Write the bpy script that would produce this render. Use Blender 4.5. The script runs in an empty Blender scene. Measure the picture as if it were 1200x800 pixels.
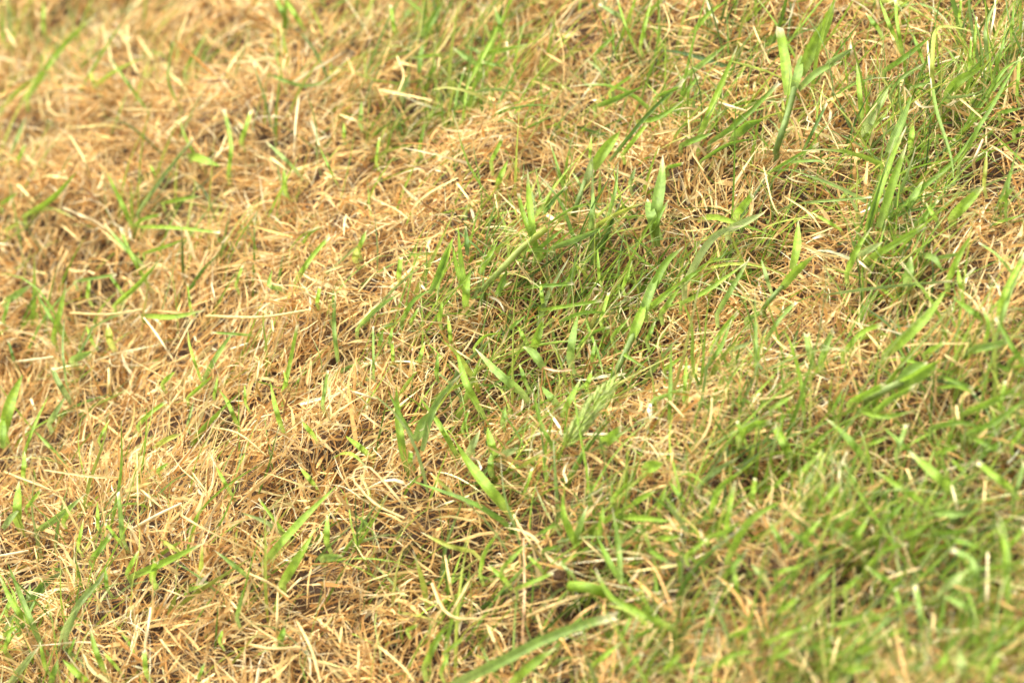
import bpy, math, random
import numpy as np

# ------------------------------------------------------------------ camera, world, sun, exposure
S = bpy.context.scene
COL = S.collection
PITCH = math.radians(45); DIST = 1.95; LENS = 100.0
cp, sp = math.cos(PITCH), math.sin(PITCH)
CAM = np.array([0.0, -DIST * cp, DIST * sp])
RGT = np.array([1.0, 0, 0]); UPV = np.array([0, sp, cp]); FWD = np.array([0, cp, -sp])
cam_d = bpy.data.cameras.new("camera"); cam = bpy.data.objects.new("camera", cam_d); COL.objects.link(cam)
cam.location = CAM; cam.rotation_euler = (math.pi / 2 - PITCH, 0, 0)
cam_d.lens = LENS; cam_d.sensor_width = 36; cam_d.clip_start = 0.05; cam_d.clip_end = 500
cam_d.dof.use_dof = True; cam_d.dof.focus_distance = DIST + 0.0; cam_d.dof.aperture_fstop = 4.6
S.camera = cam

SUN_EL, SUN_AZ = math.radians(52), math.radians(-35)       # from behind the left shoulder of the far side
world = bpy.data.worlds.new("World"); S.world = world; world.use_nodes = True
nt = world.node_tree; nt.nodes.clear()
sky = nt.nodes.new("ShaderNodeTexSky"); sky.sky_type = 'NISHITA'; sky.sun_disc = False
sky.sun_elevation = SUN_EL; sky.sun_rotation = SUN_AZ; sky.dust_density = 4; sky.air_density = 1.0
hs = nt.nodes.new("ShaderNodeHueSaturation"); hs.inputs["Saturation"].default_value = 0.10
bg = nt.nodes.new("ShaderNodeBackground"); bg.inputs["Strength"].default_value = 0.12
wo = nt.nodes.new("ShaderNodeOutputWorld")
nt.links.new(sky.outputs[0], hs.inputs["Color"]); nt.links.new(hs.outputs[0], bg.inputs[0]); nt.links.new(bg.outputs[0], wo.inputs[0])
sd = bpy.data.lights.new("sun", 'SUN'); sd.energy = 1.45; sd.angle = math.radians(18); sd.color = (1.0, 0.92, 0.78)
sun = bpy.data.objects.new("sun", sd); COL.objects.link(sun)
# direction to the sun: azimuth measured from +Y clockwise
to_sun = np.array([math.sin(SUN_AZ) * math.cos(SUN_EL), math.cos(SUN_AZ) * math.cos(SUN_EL), math.sin(SUN_EL)])
from mathutils import Vector
sun.rotation_euler = Vector(to_sun).to_track_quat('Z', 'Y').to_euler(); sun.location = (0, 0, 3)
S.view_settings.view_transform = 'Standard'; S.view_settings.look = 'None'
S.view_settings.exposure = 2.06; S.view_settings.gamma = 1.0
S.cycles.max_bounces = 8; S.cycles.diffuse_bounces = 5; S.cycles.transmission_bounces = 5
S.cycles.use_denoising = True

# ------------------------------------------------------------------ the lie of the land
SLOPE = 0.371                                              # a bank that rises to the right
NRM = np.array([-SLOPE, 0, 1.0]); NRM /= np.linalg.norm(NRM)
rng = np.random.default_rng(11); random.seed(11)

def vnoise(x, y, scale, seed):
    r = np.random.default_rng(seed); g = r.random((128, 128))
    u = x / scale + 500.3; v = y / scale + 500.7
    i = np.floor(u).astype(int); j = np.floor(v).astype(int); fu = u - i; fv = v - j
    fu = fu * fu * (3 - 2 * fu); fv = fv * fv * (3 - 2 * fv)
    a = g[i % 128, j % 128]; b = g[(i + 1) % 128, j % 128]; c = g[i % 128, (j + 1) % 128]; d = g[(i + 1) % 128, (j + 1) % 128]
    return (a * (1 - fu) + b * fu) * (1 - fv) + (c * (1 - fu) + d * fu) * fv

def plane_z(x): return SLOPE * 4 * np.tanh(np.asarray(x, float) / 4)

def pix_dir(px, py):
    u = (np.asarray(px, float) - 600) / 1200 * 36 / LENS; v = -(np.asarray(py, float) - 400) / 1200 * 36 / LENS
    return FWD + u[..., None] * RGT + v[..., None] * UPV

def depth_at(px, py, h=0.0):                                # distance along the view axis to the bank, h metres above it
    d = pix_dir(px, py)
    return (h - CAM @ NRM) / (d @ NRM)

def pix(px, py, t): return CAM + pix_dir(px, py) * np.asarray(t)[..., None]

def to_pix(P):                                              # where a point of the bank lies in the photograph (for the maps below)
    r = P - CAM; t = r @ FWD
    return 600 + (r @ RGT) / t * LENS / 36 * 1200, 400 - (r @ UPV) / t * LENS / 36 * 1200

HOLLOWS = [(42, 148, 26, 1.3), (62, 18, 24, 1.), (245, 60, 30, 1.2), (215, 243, 24, .9), (100, 335, 22, 1.), (248, 158, 14, .6),
           (135, 80, 20, .8), (175, 78, 18, 1.), (620, 432, 20, 1.), (948, 222, 26, .8), (925, 395, 22, .9), (1130, 335, 22, .8), (1000, 205, 20, .6),
           (700, 690, 22, .9), (560, 640, 22, .7), (1090, 560, 18, .7), (40, 690, 24, .8), (250, 500, 18, .9), (180, 505, 16, .8),
           (1000, 690, 20, .8), (1160, 640, 22, .8), (850, 300, 18, .6), (330, 590, 14, .7), (190, 710, 20, .6), (760, 610, 18, .7),
           (900, 570, 22, .7), (940, 460, 18, .6), (660, 770, 22, .8), (1060, 740, 20, .7), (720, 300, 18, .6), (560, 470, 18, .6),
           (905, 130, 18, .5), (780, 250, 18, .6), (20, 545, 16, .6), (590, 560, 16, .7), (850, 700, 20, .6), (455, 645, 14, .5), (1180, 200, 22, .6), (530, 75, 18, .6), (270, 335, 16, .6), (480, 160, 16, .5)]
HOL = np.array([np.append(pix(np.array(a), np.array(b), depth_at(np.array(a), np.array(b)))[:2], [c * 0.0007, d]) for a, b, c, d in HOLLOWS])

def bump(x, y):                                             # mounds and hollows, metres
    h = (vnoise(x, y, 0.16, 1) - .5) * 0.034 + (vnoise(x, y, 0.065, 2) - .5) * 0.032 + (vnoise(x, y, 0.028, 3) - .5) * 0.016
    for hx, hy, hr, hd in HOL:
        h = h - hd * 0.030 * np.exp(-((x - hx) ** 2 + (y - hy) ** 2) / (2 * hr * hr))
    return h

def hollow(x, y):
    h = np.clip((.30 - vnoise(x, y, .026, 5) * .6 - vnoise(x, y, .055, 6) * .4) * 6, 0, .9)
    for hx, hy, hr, hd in HOL:
        h = np.maximum(h, hd * np.exp(-((x - hx) ** 2 + (y - hy) ** 2) / (2 * hr * hr)))
    return h

# ------------------------------------------------------------------ materials
def nodes(name):
    m = bpy.data.materials.new(name); m.use_nodes = True; t = m.node_tree; t.nodes.clear()
    return m, t, t.nodes.new, t.links.new

def leaf_material(name, rough, trans, vein, blotch, spec=0.4):
    m, t, N, L = nodes(name)
    at = N("ShaderNodeAttribute"); at.attribute_name = "col"
    uv = N("ShaderNodeUVMap"); uv.uv_map = "uv"
    mp = N("ShaderNodeMapping"); mp.inputs["Scale"].default_value = (1, 1, 1); L(uv.outputs[0], mp.inputs[0])
    # veins run along the blade: bands across its width, in real millimetres
    wv = N("ShaderNodeTexWave"); wv.wave_type = 'BANDS'; wv.bands_direction = 'X'; wv.inputs["Scale"].default_value = 380
    wv.inputs["Distortion"].default_value = 1.5; wv.inputs["Detail"].default_value = 1.0; L(mp.outputs[0], wv.inputs[0])
    ns = N("ShaderNodeTexNoise"); ns.inputs["Scale"].default_value = 220; ns.inputs["Detail"].default_value = 3
    geo = N("ShaderNodeNewGeometry"); L(geo.outputs["Position"], ns.inputs["Vector"])
    mr = N("ShaderNodeMapRange"); mr.inputs[1].default_value = 0; mr.inputs[2].default_value = 1
    mr.inputs[3].default_value = 1 - vein; mr.inputs[4].default_value = 1 + vein * .6; L(wv.outputs["Fac"], mr.inputs[0])
    mr2 = N("ShaderNodeMapRange"); mr2.inputs[1].default_value = .3; mr2.inputs[2].default_value = .7
    mr2.inputs[3].default_value = 1 - blotch; mr2.inputs[4].default_value = 1 + blotch; L(ns.outputs["Fac"], mr2.inputs[0])
    mu = N("ShaderNodeMath"); mu.operation = 'MULTIPLY'; L(mr.outputs[0], mu.inputs[0]); L(mr2.outputs[0], mu.inputs[1])
    vm = N("ShaderNodeVectorMath"); vm.operation = 'SCALE'; L(at.outputs["Color"], vm.inputs[0]); L(mu.outputs[0], vm.inputs["Scale"])
    bs = N("ShaderNodeBsdfPrincipled"); L(vm.outputs[0], bs.inputs["Base Color"])
    bs.inputs["Roughness"].default_value = rough; bs.inputs["Specular IOR Level"].default_value = spec
    bp = N("ShaderNodeBump"); bp.inputs["Strength"].default_value = .35; bp.inputs["Distance"].default_value = .0004
    L(wv.outputs["Fac"], bp.inputs["Height"]); L(bp.outputs[0], bs.inputs["Normal"])
    tr = N("ShaderNodeBsdfTranslucent"); L(vm.outputs[0], tr.inputs[0])
    mx = N("ShaderNodeMixShader"); mx.inputs[0].default_value = trans; L(bs.outputs[0], mx.inputs[1]); L(tr.outputs[0], mx.inputs[2])
    o = N("ShaderNodeOutputMaterial"); L(mx.outputs[0], o.inputs[0])
    return m

MG = leaf_material("green leaf", .46, .40, .42, .26, .28)
MD = leaf_material("dry leaf", .68, .28, .16, .25, .15)

def soil_material():
    m, t, N, L = nodes("soil and litter")
    geo = N("ShaderNodeNewGeometry")
    n1 = N("ShaderNodeTexNoise"); n1.inputs["Scale"].default_value = 60; n1.inputs["Detail"].default_value = 8; L(geo.outputs["Position"], n1.inputs["Vector"])
    n2 = N("ShaderNodeTexNoise"); n2.inputs["Scale"].default_value = 400; n2.inputs["Detail"].default_value = 4; L(geo.outputs["Position"], n2.inputs["Vector"])
    r = N("ShaderNodeValToRGB"); e = r.color_ramp.elements
    e[0].position = .3; e[0].color = (.022, .012, .007, 1); e[1].position = .75; e[1].color = (.13, .07, .03, 1); L(n1.outputs["Fac"], r.inputs[0])
    b = N("ShaderNodeBsdfPrincipled"); L(r.outputs[0], b.inputs["Base Color"]); b.inputs["Roughness"].default_value = .95
    bp = N("ShaderNodeBump"); bp.inputs["Strength"].default_value = 1; bp.inputs["Distance"].default_value = .003; L(n2.outputs["Fac"], bp.inputs["Height"]); L(bp.outputs[0], b.inputs["Normal"])
    o = N("ShaderNodeOutputMaterial"); L(b.outputs[0], o.inputs[0])
    return m
MS = soil_material()

# ------------------------------------------------------------------ mesh helpers
def grid_mesh(name, V, F, mat, uv=None, col=None, smooth=True):
    me = bpy.data.meshes.new(name); V = np.ascontiguousarray(V, np.float32); F = np.ascontiguousarray(F, np.int32)
    nf = len(F); k = F.shape[1]
    me.vertices.add(len(V)); me.vertices.foreach_set("co", V.ravel())
    me.loops.add(nf * k); me.loops.foreach_set("vertex_index", F.ravel())
    me.polygons.add(nf); me.polygons.foreach_set("loop_start", np.arange(0, nf * k, k, dtype=np.int32))
    if smooth: me.polygons.foreach_set("use_smooth", np.ones(nf, bool))
    me.update(calc_edges=True)
    if uv is not None:
        l = me.uv_layers.new(name="uv"); l.data.foreach_set("uv", np.ascontiguousarray(uv[F.ravel()], np.float32).ravel())
    if col is not None:
        a = me.color_attributes.new("col", 'FLOAT_COLOR', 'POINT')
        c = np.ones((len(V), 4), np.float32); c[:, :3] = col; a.data.foreach_set("color", c.ravel())
    me.materials.append(mat)
    return me

def link(name, me, parent=None, **props):
    o = bpy.data.objects.new(name, me); COL.objects.link(o)
    if parent is not None: o.parent = parent
    for k, v in props.items(): o[k] = v
    return o

def norm(v): return v / np.maximum(np.linalg.norm(v, axis=-1, keepdims=True), 1e-9)

def ribbons(P, SD, HW, fold, col, across=3):
    """P (n,k,3) centre lines, SD (n,k,3) sideways unit vectors, HW (n,k) half widths, col (n,k,3). Returns V, F, uv, col."""
    n, k, _ = P.shape
    T = norm(np.gradient(P, axis=1)); NN = norm(np.cross(T, SD))
    s = np.linspace(-1, 1, across)
    off = SD[:, :, None, :] * (HW[:, :, None] * s)[..., None] + NN[:, :, None, :] * (HW[:, :, None] * fold * (np.abs(s) - .5))[..., None]
    V = (P[:, :, None, :] + off).reshape(-1, 3)
    C = np.repeat(col[:, :, None, :], across, axis=2).copy()
    if across > 2: C[:, :, across // 2] *= 1.10            # the midrib is a little paler
    seg = np.concatenate([np.zeros((n, 1)), np.cumsum(np.linalg.norm(np.diff(P, axis=1), axis=2), axis=1)], axis=1)
    uv = np.stack([np.broadcast_to((HW[:, :, None] * s), (n, k, across)) + np.arange(n)[:, None, None] * .013, np.broadcast_to(seg[:, :, None], (n, k, across))], -1).reshape(-1, 2)
    base = (np.arange(n) * k * across)[:, None, None]
    i = np.arange(k - 1)[None, :, None] * across; j = np.arange(across - 1)[None, None, :]
    a = base + i + j
    F = np.stack([a, a + 1, a + across + 1, a + across], -1).reshape(-1, 4)
    return V, F, uv, C.reshape(-1, 3)

# ------------------------------------------------------------------ ground
def axis_pts(r_in, n_in, r_out, n_out):
    a = np.linspace(-r_in, r_in, n_in); b = r_in * (r_out / r_in) ** (np.arange(1, n_out + 1) / n_out)
    return np.concatenate([-b[::-1], a, b])
ax = axis_pts(0.95, 260, 150, 26); gx, gy = np.meshgrid(ax, ax, indexing='ij')
near = np.exp(-np.maximum(0, np.hypot(gx, gy) - 1.2))
gz = plane_z(gx) - .034 + bump(gx, gy) * near + (vnoise(gx, gy, .009, 9) - .5) * .006
n = len(ax); idx = np.arange(n * n).reshape(n, n)
F = np.stack([idx[:-1, :-1], idx[1:, :-1], idx[1:, 1:], idx[:-1, 1:]], -1).reshape(-1, 4)
link("ground", grid_mesh("ground", np.stack([gx, gy, gz], -1).reshape(-1, 3), F, MS), kind='structure', label='dark brown soil of the bank showing in gaps under the matted grass')

# ------------------------------------------------------------------ loose masses: dry grass, litter, green turf
# how green the turf is over the place: patches (photo x, y, radius x, radius y, amount)
GREEN = [(620, 400, 120, 90, .75), (720, 310, 120, 60, .75), (860, 300, 110, 60, .75), (1130, 270, 130, 170, 1.0), (1140, 80, 90, 100, .8),
         (880, 90, 130, 70, .6), (500, 80, 90, 90, .7), (960, 640, 280, 120, 1.15), (1120, 580, 140, 130, 1.1), (1080, 440, 130, 50, .5), (780, 640, 120, 100, .55),
         (560, 330, 80, 60, .4), (140, 270, 80, 30, .25), (150, 640, 110, 50, .22), (60, 760, 90, 60, .35), (420, 20, 120, 40, .35),
         (300, 740, 60, 40, .15), (60, 60, 90, 60, .2), (1050, 780, 280, 90, 1.1), (760, 110, 90, 60, .3), (240, 440, 50, 40, .15), (640, 590, 100, 60, .3)]
NOGREEN = [(985, 590, 45, 25, .8), (900, 390, 60, 30, .5), (1130, 380, 40, 18, .6), (780, 190, 60, 25, .5), (880, 740, 40, 40, .4)]
def green_amount(px, py):
    g = np.full_like(px, .05)
    for x, y, rx, ry, a in GREEN: g = np.maximum(g, a * np.exp(-.5 * (((px - x) / rx) ** 2 + ((py - y) / ry) ** 2)))
    for x, y, rx, ry, a in NOGREEN: g = g * (1 - a * np.exp(-.5 * (((px - x) / rx) ** 2 + ((py - y) / ry) ** 2)))
    return g

def scatter(n, extra=.35):
    """Even over the bank around the photographed patch; thinner further out."""
    out = np.zeros((0, 2))
    while len(out) < n:
        q = rng.uniform([-.85, -.85], [.85, .95], (n * 2, 2))
        P = np.column_stack([q, plane_z(q[:, 0])]); px, py = to_pix(P)
        inside = (px > -90) & (px < 1290) & (py > -90) & (py < 900)
        keep = inside | (rng.random(len(q)) < extra)
        out = np.vstack([out, q[keep]])
    return out[:n]

STRAW = np.array([[.65, .42, .165], [.73, .51, .21], [.58, .34, .115], [.77, .60, .30], [.47, .245, .075], [.57, .46, .19], [.82, .71, .45], [.28, .15, .06]])
STRAWP = np.array([.23, .22, .15, .16, .08, .06, .06, .04])
GREENS = np.array([[.22, .35, .04], [.28, .40, .05], [.14, .24, .03], [.35, .41, .07], [.20, .29, .07], [.28, .35, .11], [.41, .41, .10], [.08, .15, .025]])
GREENP = np.array([.22, .20, .14, .14, .10, .08, .06, .06])

def blades(q, length, width, elev, head, curl, twist, depth, k, palette, probs, across, fold, tipcol=None, wave=0., taper=.5, colvar=.12, layer=1.0):
    n = len(q)
    x, y = q[:, 0], q[:, 1]
    z = plane_z(x) + bump(x, y) + depth
    D = np.zeros((n, k, 3)); s = np.linspace(0, 1, k)[None, :]
    el = elev[:, None] - curl[:, None] * s * 1.4
    hd = head[:, None] + (wave * rng.normal(0, 1, n))[:, None] * s + (wave * .6 * rng.normal(0, 1, n))[:, None] * np.sin(s * 6 + rng.random((n, 1)) * 6)
    D[..., 0] = np.cos(el) * np.cos(hd); D[..., 1] = np.cos(el) * np.sin(hd); D[..., 2] = np.sin(el)
    D[..., 2] += SLOPE * D[..., 0]
    D = norm(D)
    step = (length / (k - 1))[:, None, None]
    P = np.concatenate([np.zeros((n, 1, 3)), np.cumsum(D[:, :-1] * step, axis=1)], axis=1) + np.stack([x, y, z], -1)[:, None, :]
    # rest on the bank instead of sinking through it
    zmin = plane_z(P[..., 0]) - .030
    P[..., 2] = np.maximum(P[..., 2], zmin + bump(P[..., 0], P[..., 1]) * .8)
    side0 = norm(np.cross(D, rng.normal(0, 1, (n, 1, 3))))
    Nn = np.cross(D, side0); ang = (twist[:, None] * s)[..., None]
    SD = side0 * np.cos(ang) + Nn * np.sin(ang)
    prof = np.clip((1 - s ** 2.2) * (1 - taper) + taper * (1 - s) ** .7, .06, 1) * np.clip(.6 + s * 2, 0, 1)
    HW = width[:, None] * .5 * prof
    ci = rng.choice(len(palette), n, p=probs); c = palette[ci] * np.exp(rng.normal(0, colvar, (n, 1))) * layer
    C = np.repeat(c[:, None, :], k, axis=1)
    if tipcol is not None:
        m = (rng.random((n, 1)) < tipcol[1]) * np.clip((s - tipcol[2]) / (1 - tipcol[2]), 0, 1)
        C = C * (1 - m[..., None]) + np.array(tipcol[0]) * m[..., None]
    return ribbons(P, SD, HW, fold, np.clip(C, .01, .92), across)

def dir_field(q, spread):
    a = vnoise(q[:, 0], q[:, 1], .10, 21) * 5.2 + vnoise(q[:, 0], q[:, 1], .035, 22) * 2.5 - 1.6
    return a + rng.normal(0, spread, len(q))

def join(parts):
    o = 0; Vs, Fs, Us, Cs = [], [], [], []
    for V, F, U, C in parts: Vs.append(V); Fs.append(F + o); Us.append(U); Cs.append(C); o += len(V)
    return np.vstack(Vs), np.vstack(Fs), np.vstack(Us), np.vstack(Cs)

def uni(a, b, n): return rng.uniform(a, b, n)

def make_stuff():
    def pxof(q): return to_pix(np.column_stack([q, plane_z(q[:, 0])]))
    # 1 matted litter: short curled scraps filling the depth of the thatch
    q = scatter(66000); q = q[rng.random(len(q)) > hollow(q[:, 0], q[:, 1]) * .35]; n = len(q)
    lit = blades(q, uni(.012, .034, n), uni(.0007, .0020, n), rng.normal(.1, .35, n), dir_field(q, 1.3), rng.normal(0, .55, n), rng.normal(0, 2., n),
                 uni(-.031, -.005, n), 5, STRAW, np.array([.22, .14, .24, .05, .18, .06, .01, .10]), 2, 0, wave=.25, taper=.3, colvar=.2)
    link("litter", grid_mesh("litter", *lit[:2], MD, lit[2], lit[3]), kind='stuff', label='matted brown thatch of old grass scraps lying under the dry grass')
    # 2 dry grass: lying strips and leaning blades in swathes
    q = scatter(46000); q = q[rng.random(len(q)) > hollow(q[:, 0], q[:, 1]) * .92]; n = len(q)
    g = green_amount(*pxof(q)); q = q[rng.random(n) > np.clip(g, 0, 1) * .38]; n = len(q)
    a = blades(q, np.clip(rng.lognormal(-3.5, .38, n), .012, .075), np.clip(rng.lognormal(-6.55, .42, n), .0006, .0036), rng.normal(.20, .34, n), dir_field(q, .85), rng.normal(.16, .3, n),
               rng.normal(0, 1.8, n), uni(-.013, .003, n), 6, STRAW, STRAWP, 2, 0, wave=.28, taper=.35, colvar=.2)
    q = scatter(34000); cl = vnoise(q[:, 0], q[:, 1], .022, 31); q = q[(cl > .42) & (rng.random(len(q)) > hollow(q[:, 0], q[:, 1]))]; n = len(q)
    g = green_amount(*pxof(q)); q = q[rng.random(n) > g * .6]; n = len(q)
    b = blades(q, uni(.016, .044, n), np.clip(rng.lognormal(-6.55, .42, n), .0007, .0036), rng.normal(.95, .28, n), dir_field(q, .8), rng.normal(.45, .45, n),
               rng.normal(0, 1.2, n), uni(-.016, -.006, n), 6, STRAW, STRAWP, 2, 0, tipcol=((.84, .74, .48), .35, .5), wave=.15, taper=.45)
    # 3 hair-thin wisps on top
    q = scatter(15000); n = len(q)
    c = blades(q, uni(.012, .05, n), uni(.0004, .0008, n), rng.normal(.4, .4, n), dir_field(q, 1.6), rng.normal(.7, .8, n),
               rng.normal(0, 1.5, n), uni(-.006, .004, n), 7, STRAW, np.array([.1, .2, .05, .3, .05, .05, .25, 0]), 2, 0, wave=.7, taper=.2)
    V, F, U, C = join([a, b, c])
    link("dry_grass", grid_mesh("dry_grass", V, F, MD, U, C), kind='stuff', label='dense mat of straw coloured dry grass strands in tangled swathes')
    # 4 green turf
    q = scatter(60000); g = green_amount(*pxof(q)) * np.clip(vnoise(q[:, 0], q[:, 1], .032, 41) * 2.3 - .5, 0, 1.3)
    q = q[rng.random(len(q)) < np.clip(g * .84, 0, 1) + .012]; n = len(q)
    hd = rng.normal(.75, .95, n)                          # most lean uphill to the right and away
    a = blades(q, np.clip(rng.lognormal(-2.98, .38, n), .02, .115), np.clip(rng.lognormal(-6.2, .38, n), .0009, .0050), np.clip(rng.normal(.72, .34, n), -.1, 1.3), hd, rng.normal(.45, .35, n),
               rng.normal(0, .6, n), uni(-.014, -.004, n), 7, GREENS, GREENP, 3, .5, tipcol=((.78, .70, .45), .3, .75), wave=.2, taper=.55)
    V, F, U, C = a
    link("green_grass", grid_mesh("green_grass", V, F, MG, U, C), kind='stuff', label='short green grass coming up thickly through the dead straw')
make_stuff()

# ------------------------------------------------------------------ single blades, shoots and straws, each where it grows
PAL = dict(b=(.26, .40, .040), m=(.18, .30, .032), d=(.11, .20, .03), y=(.37, .41, .065), g=(.23, .32, .085), G=(.31, .39, .12), e=(.23, .35, .065),
           c=(.70, .54, .24), w=(.76, .64, .38), t=(.58, .36, .14), o=(.55, .30, .11), p=(.66, .44, .25))
PALN = dict(b='bright green', m='mid green', d='dark green', y='yellow-green', g='grey-green', G='pale grey-green', e='soft green',
            c='cream', w='whitish', t='tan', o='orange-brown', p='pinkish tan')
K = 1 / 2.9625
TILES = dict(A=(0, 0), B=(400, 0), C=(800, 0), D=(0, 265), E=(400, 265), F=(800, 265), G=(0, 530), H=(400, 530), I=(800, 530))

def resample(pts, k):
    pts = np.asarray(pts, float)
    d = np.concatenate([[0], np.cumsum(np.linalg.norm(np.diff(pts, axis=0), axis=1))]); u = np.linspace(0, d[-1], k)
    if len(pts) == 2: return np.column_stack([np.interp(u, d, pts[:, i]) for i in range(2)])
    # smooth through the points (Catmull-Rom)
    out = []
    ext = np.vstack([2 * pts[0] - pts[1], pts, 2 * pts[-1] - pts[-2]])
    for v in u:
        j = min(np.searchsorted(d, v, side='right') - 1, len(pts) - 2); f = (v - d[j]) / max(d[j + 1] - d[j], 1e-9)
        p0, p1, p2, p3 = ext[j], ext[j + 1], ext[j + 2], ext[j + 3]
        out.append(.5 * ((2 * p1) + (-p0 + p2) * f + (2 * p0 - 5 * p1 + 4 * p2 - p3) * f * f + (-p0 + 3 * p1 - 3 * p2 + p3) * f ** 3))
    return np.array(out)

def trace(pts_px, lift=None, clear=.010, start=.003):
    """A path on the photograph becomes a path in the place: rooted in the bank, rising or lying as its course shows."""
    p = np.asarray(pts_px, float); k = max(8, min(16, int(np.linalg.norm(np.diff(p, axis=0), axis=1).sum() / 9)))
    p = resample(p, k); dx, dy = p[-1] - p[0]
    if lift is None:
        lift = np.clip((-dy / (math.hypot(dx, dy) + 1e-6) - .15) / .6, 0, 1) * .8
    s = np.linspace(0, 1, k)
    t0 = depth_at(p[0, 0], p[0, 1], start); W = pix(p[0, 0], p[0, 1], np.array(t0))
    b = bump(*[np.array(v) for v in W[:2]]); t0 = depth_at(p[0, 0], p[0, 1], start + b)
    h = np.minimum(1, s * 4) * clear + start * np.maximum(0, 1 - s * 4) + np.sin(s * math.pi) * .005
    tf = depth_at(p[:, 0], p[:, 1], h); W = pix(p[:, 0], p[:, 1], tf); tf = depth_at(p[:, 0], p[:, 1], h + np.maximum(bump(W[:, 0], W[:, 1]), -.004) * 1.0)
    t = np.minimum(tf, tf * (1 - lift) + t0 * lift)
    t = np.where(s < .01, np.minimum(t, t0), t)
    P = pix(p[:, 0], p[:, 1], t)
    if start < .008:                                       # a short foot reaches down into the thatch
        P = np.vstack([P[0] - NRM * .009 - norm(P[1] - P[0]) * .009, P]); t = np.concatenate([[t[0]], t])
    return P, t

def leaf_mesh(name, pts_px, w_px, col, tip='p', lift=None, clear=.010, start=.003, dry_tip=0., base_pale=.25, across=5, mat=None):
    P, t = trace(pts_px, lift, clear, start); k = len(P); s = np.linspace(0, 1, k)
    T = norm(np.gradient(P, axis=0)); view = norm(P - CAM)
    side = norm(np.cross(T, view)); Nn = np.cross(T, side)
    roll = random.uniform(-.45, .45) + random.uniform(-.6, .6) * s
    SD = side * np.cos(roll)[:, None] + Nn * np.sin(roll)[:, None]
    wm = w_px * t.mean() * .36 / 1200 * 1.04                 # photo pixels to metres at that distance
    if tip == 'p': prof = np.clip(.72 + 1.2 * s, 0, 1) * np.clip((1 - s) * 2.3, 0, 1) ** .7
    elif tip == 'c': prof = np.clip(.75 + .8 * s, 0, 1) * np.clip(1.05 - .3 * s, 0, 1)
    elif tip == 'o': prof = np.clip(np.sin(np.clip(s * .9 + .12, 0, 1) * math.pi), 0, 1) ** .6
    else: prof = 1 - .25 * s + .12 * np.sin(s * 9 + random.random() * 6)
    prof = np.maximum(prof, .05)
    c = np.array(PAL[col]) * math.exp(random.gauss(0, .06)); C = np.repeat(c[None], k, 0)
    if col in 'bmdyGge':
        bp = np.clip(1 - s / .3, 0, 1)[:, None] * base_pale; C = C * (1 - bp) + np.array([.62, .60, .30]) * bp
        d0 = {'p': .15 if random.random() < .5 else 0, 'c': .10, 'o': .12}.get(tip, .1) + dry_tip
        if d0: m = (np.clip((s - (1 - d0)) / max(d0, 1e-3), 0, 1) ** .7)[:, None]; C = C * (1 - m) + np.array([.80, .70, .44]) * m
    fold = random.uniform(.25, .7) if col in 'bmdyGge' else random.uniform(.1, .9)
    V, F, U, CC = ribbons(P[None], SD[None], (wm * .5 * prof)[None], fold, C[None], across)
    if tip in 'cs':                                        # a mown or torn end: uneven teeth
        e = V[-across:]; e += T[-1] * np.array([random.uniform(-.3, .5) for _ in range(across)])[:, None] * wm
    org = P[0].copy()
    me = grid_mesh(name, V - org, F, mat or (MG if col in 'bmdyGge' else MD), U + random.random() * 3, CC)
    return me, org, P

def tube_mesh(name, pts_px, w_px, col, lift=None, clear=.012, start=.002, top=None, nodes_at=(), sides=8, taper=.25, cap=True):
    P, t = trace(pts_px, lift, clear, start); k = len(P); s = np.linspace(0, 1, k)
    T = norm(np.gradient(P, axis=0)); a = norm(np.cross(T, norm(P - CAM))); b = np.cross(T, a)
    wm = w_px * t.mean() * .36 / 1200
    r = wm * .5 * (1 - taper * s)
    for nn in nodes_at: r = r * (1 + .35 * np.exp(-((s - nn) / .03) ** 2))
    th = np.linspace(0, 2 * math.pi, sides, endpoint=False)
    V = P[:, None] + (a[:, None] * np.cos(th)[None, :, None] + b[:, None] * np.sin(th)[None, :, None]) * r[:, None, None]
    c = np.array(PAL[col]); c2 = np.array(PAL[top]) if top else c
    C = np.repeat((c * (1 - s[:, None]) + c2 * s[:, None])[:, None], sides, 1).reshape(-1, 3)
    idx = np.arange(k * sides).reshape(k, sides); nx = np.roll(idx, -1, 1)
    F = np.stack([idx[:-1], nx[:-1], nx[1:], idx[1:]], -1).reshape(-1, 4)
    V = V.reshape(-1, 3); F = list(F)
    if cap:                                                # close the cut end with a slightly sunk centre ring
        m = len(V); ring = idx[-1]; inner = P[-1] + (V[ring] - P[-1]) * .55 - T[-1] * wm * .08
        V = np.vstack([V, inner]); C = np.vstack([C, np.tile([[.82, .78, .55]], (sides, 1))])
        for i in range(sides): F.append([ring[i], ring[(i + 1) % sides], m + (i + 1) % sides, m + i])
        for i in range(1, sides - 2, 2): F.append([m, m + i, m + i + 1, m + (i + 2) % sides])
    uv = np.zeros((len(V), 2)); uv[:k * sides, 0] = np.tile(th * wm * .5, k); uv[:k * sides, 1] = np.repeat(s * .05, sides)
    org = P[0].copy()
    return grid_mesh(name, V - org, np.array(F), MG if col in 'bmdyGge' else MD, uv, C), org, P

def parse(tile, line):
    """'w colour[flags] x,y x,y ...' in the tile's own measure -> width px, colour, flags, points px"""
    f = line.split(); ox, oy = TILES[tile]
    w = float(f[0]) * K; col = f[1][0]; flags = f[1][1:]
    pts = [(ox + float(a) * K, oy + float(b) * K) for a, b in (q.split(',') for q in f[2:])]
    return w, col, flags, pts

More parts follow.
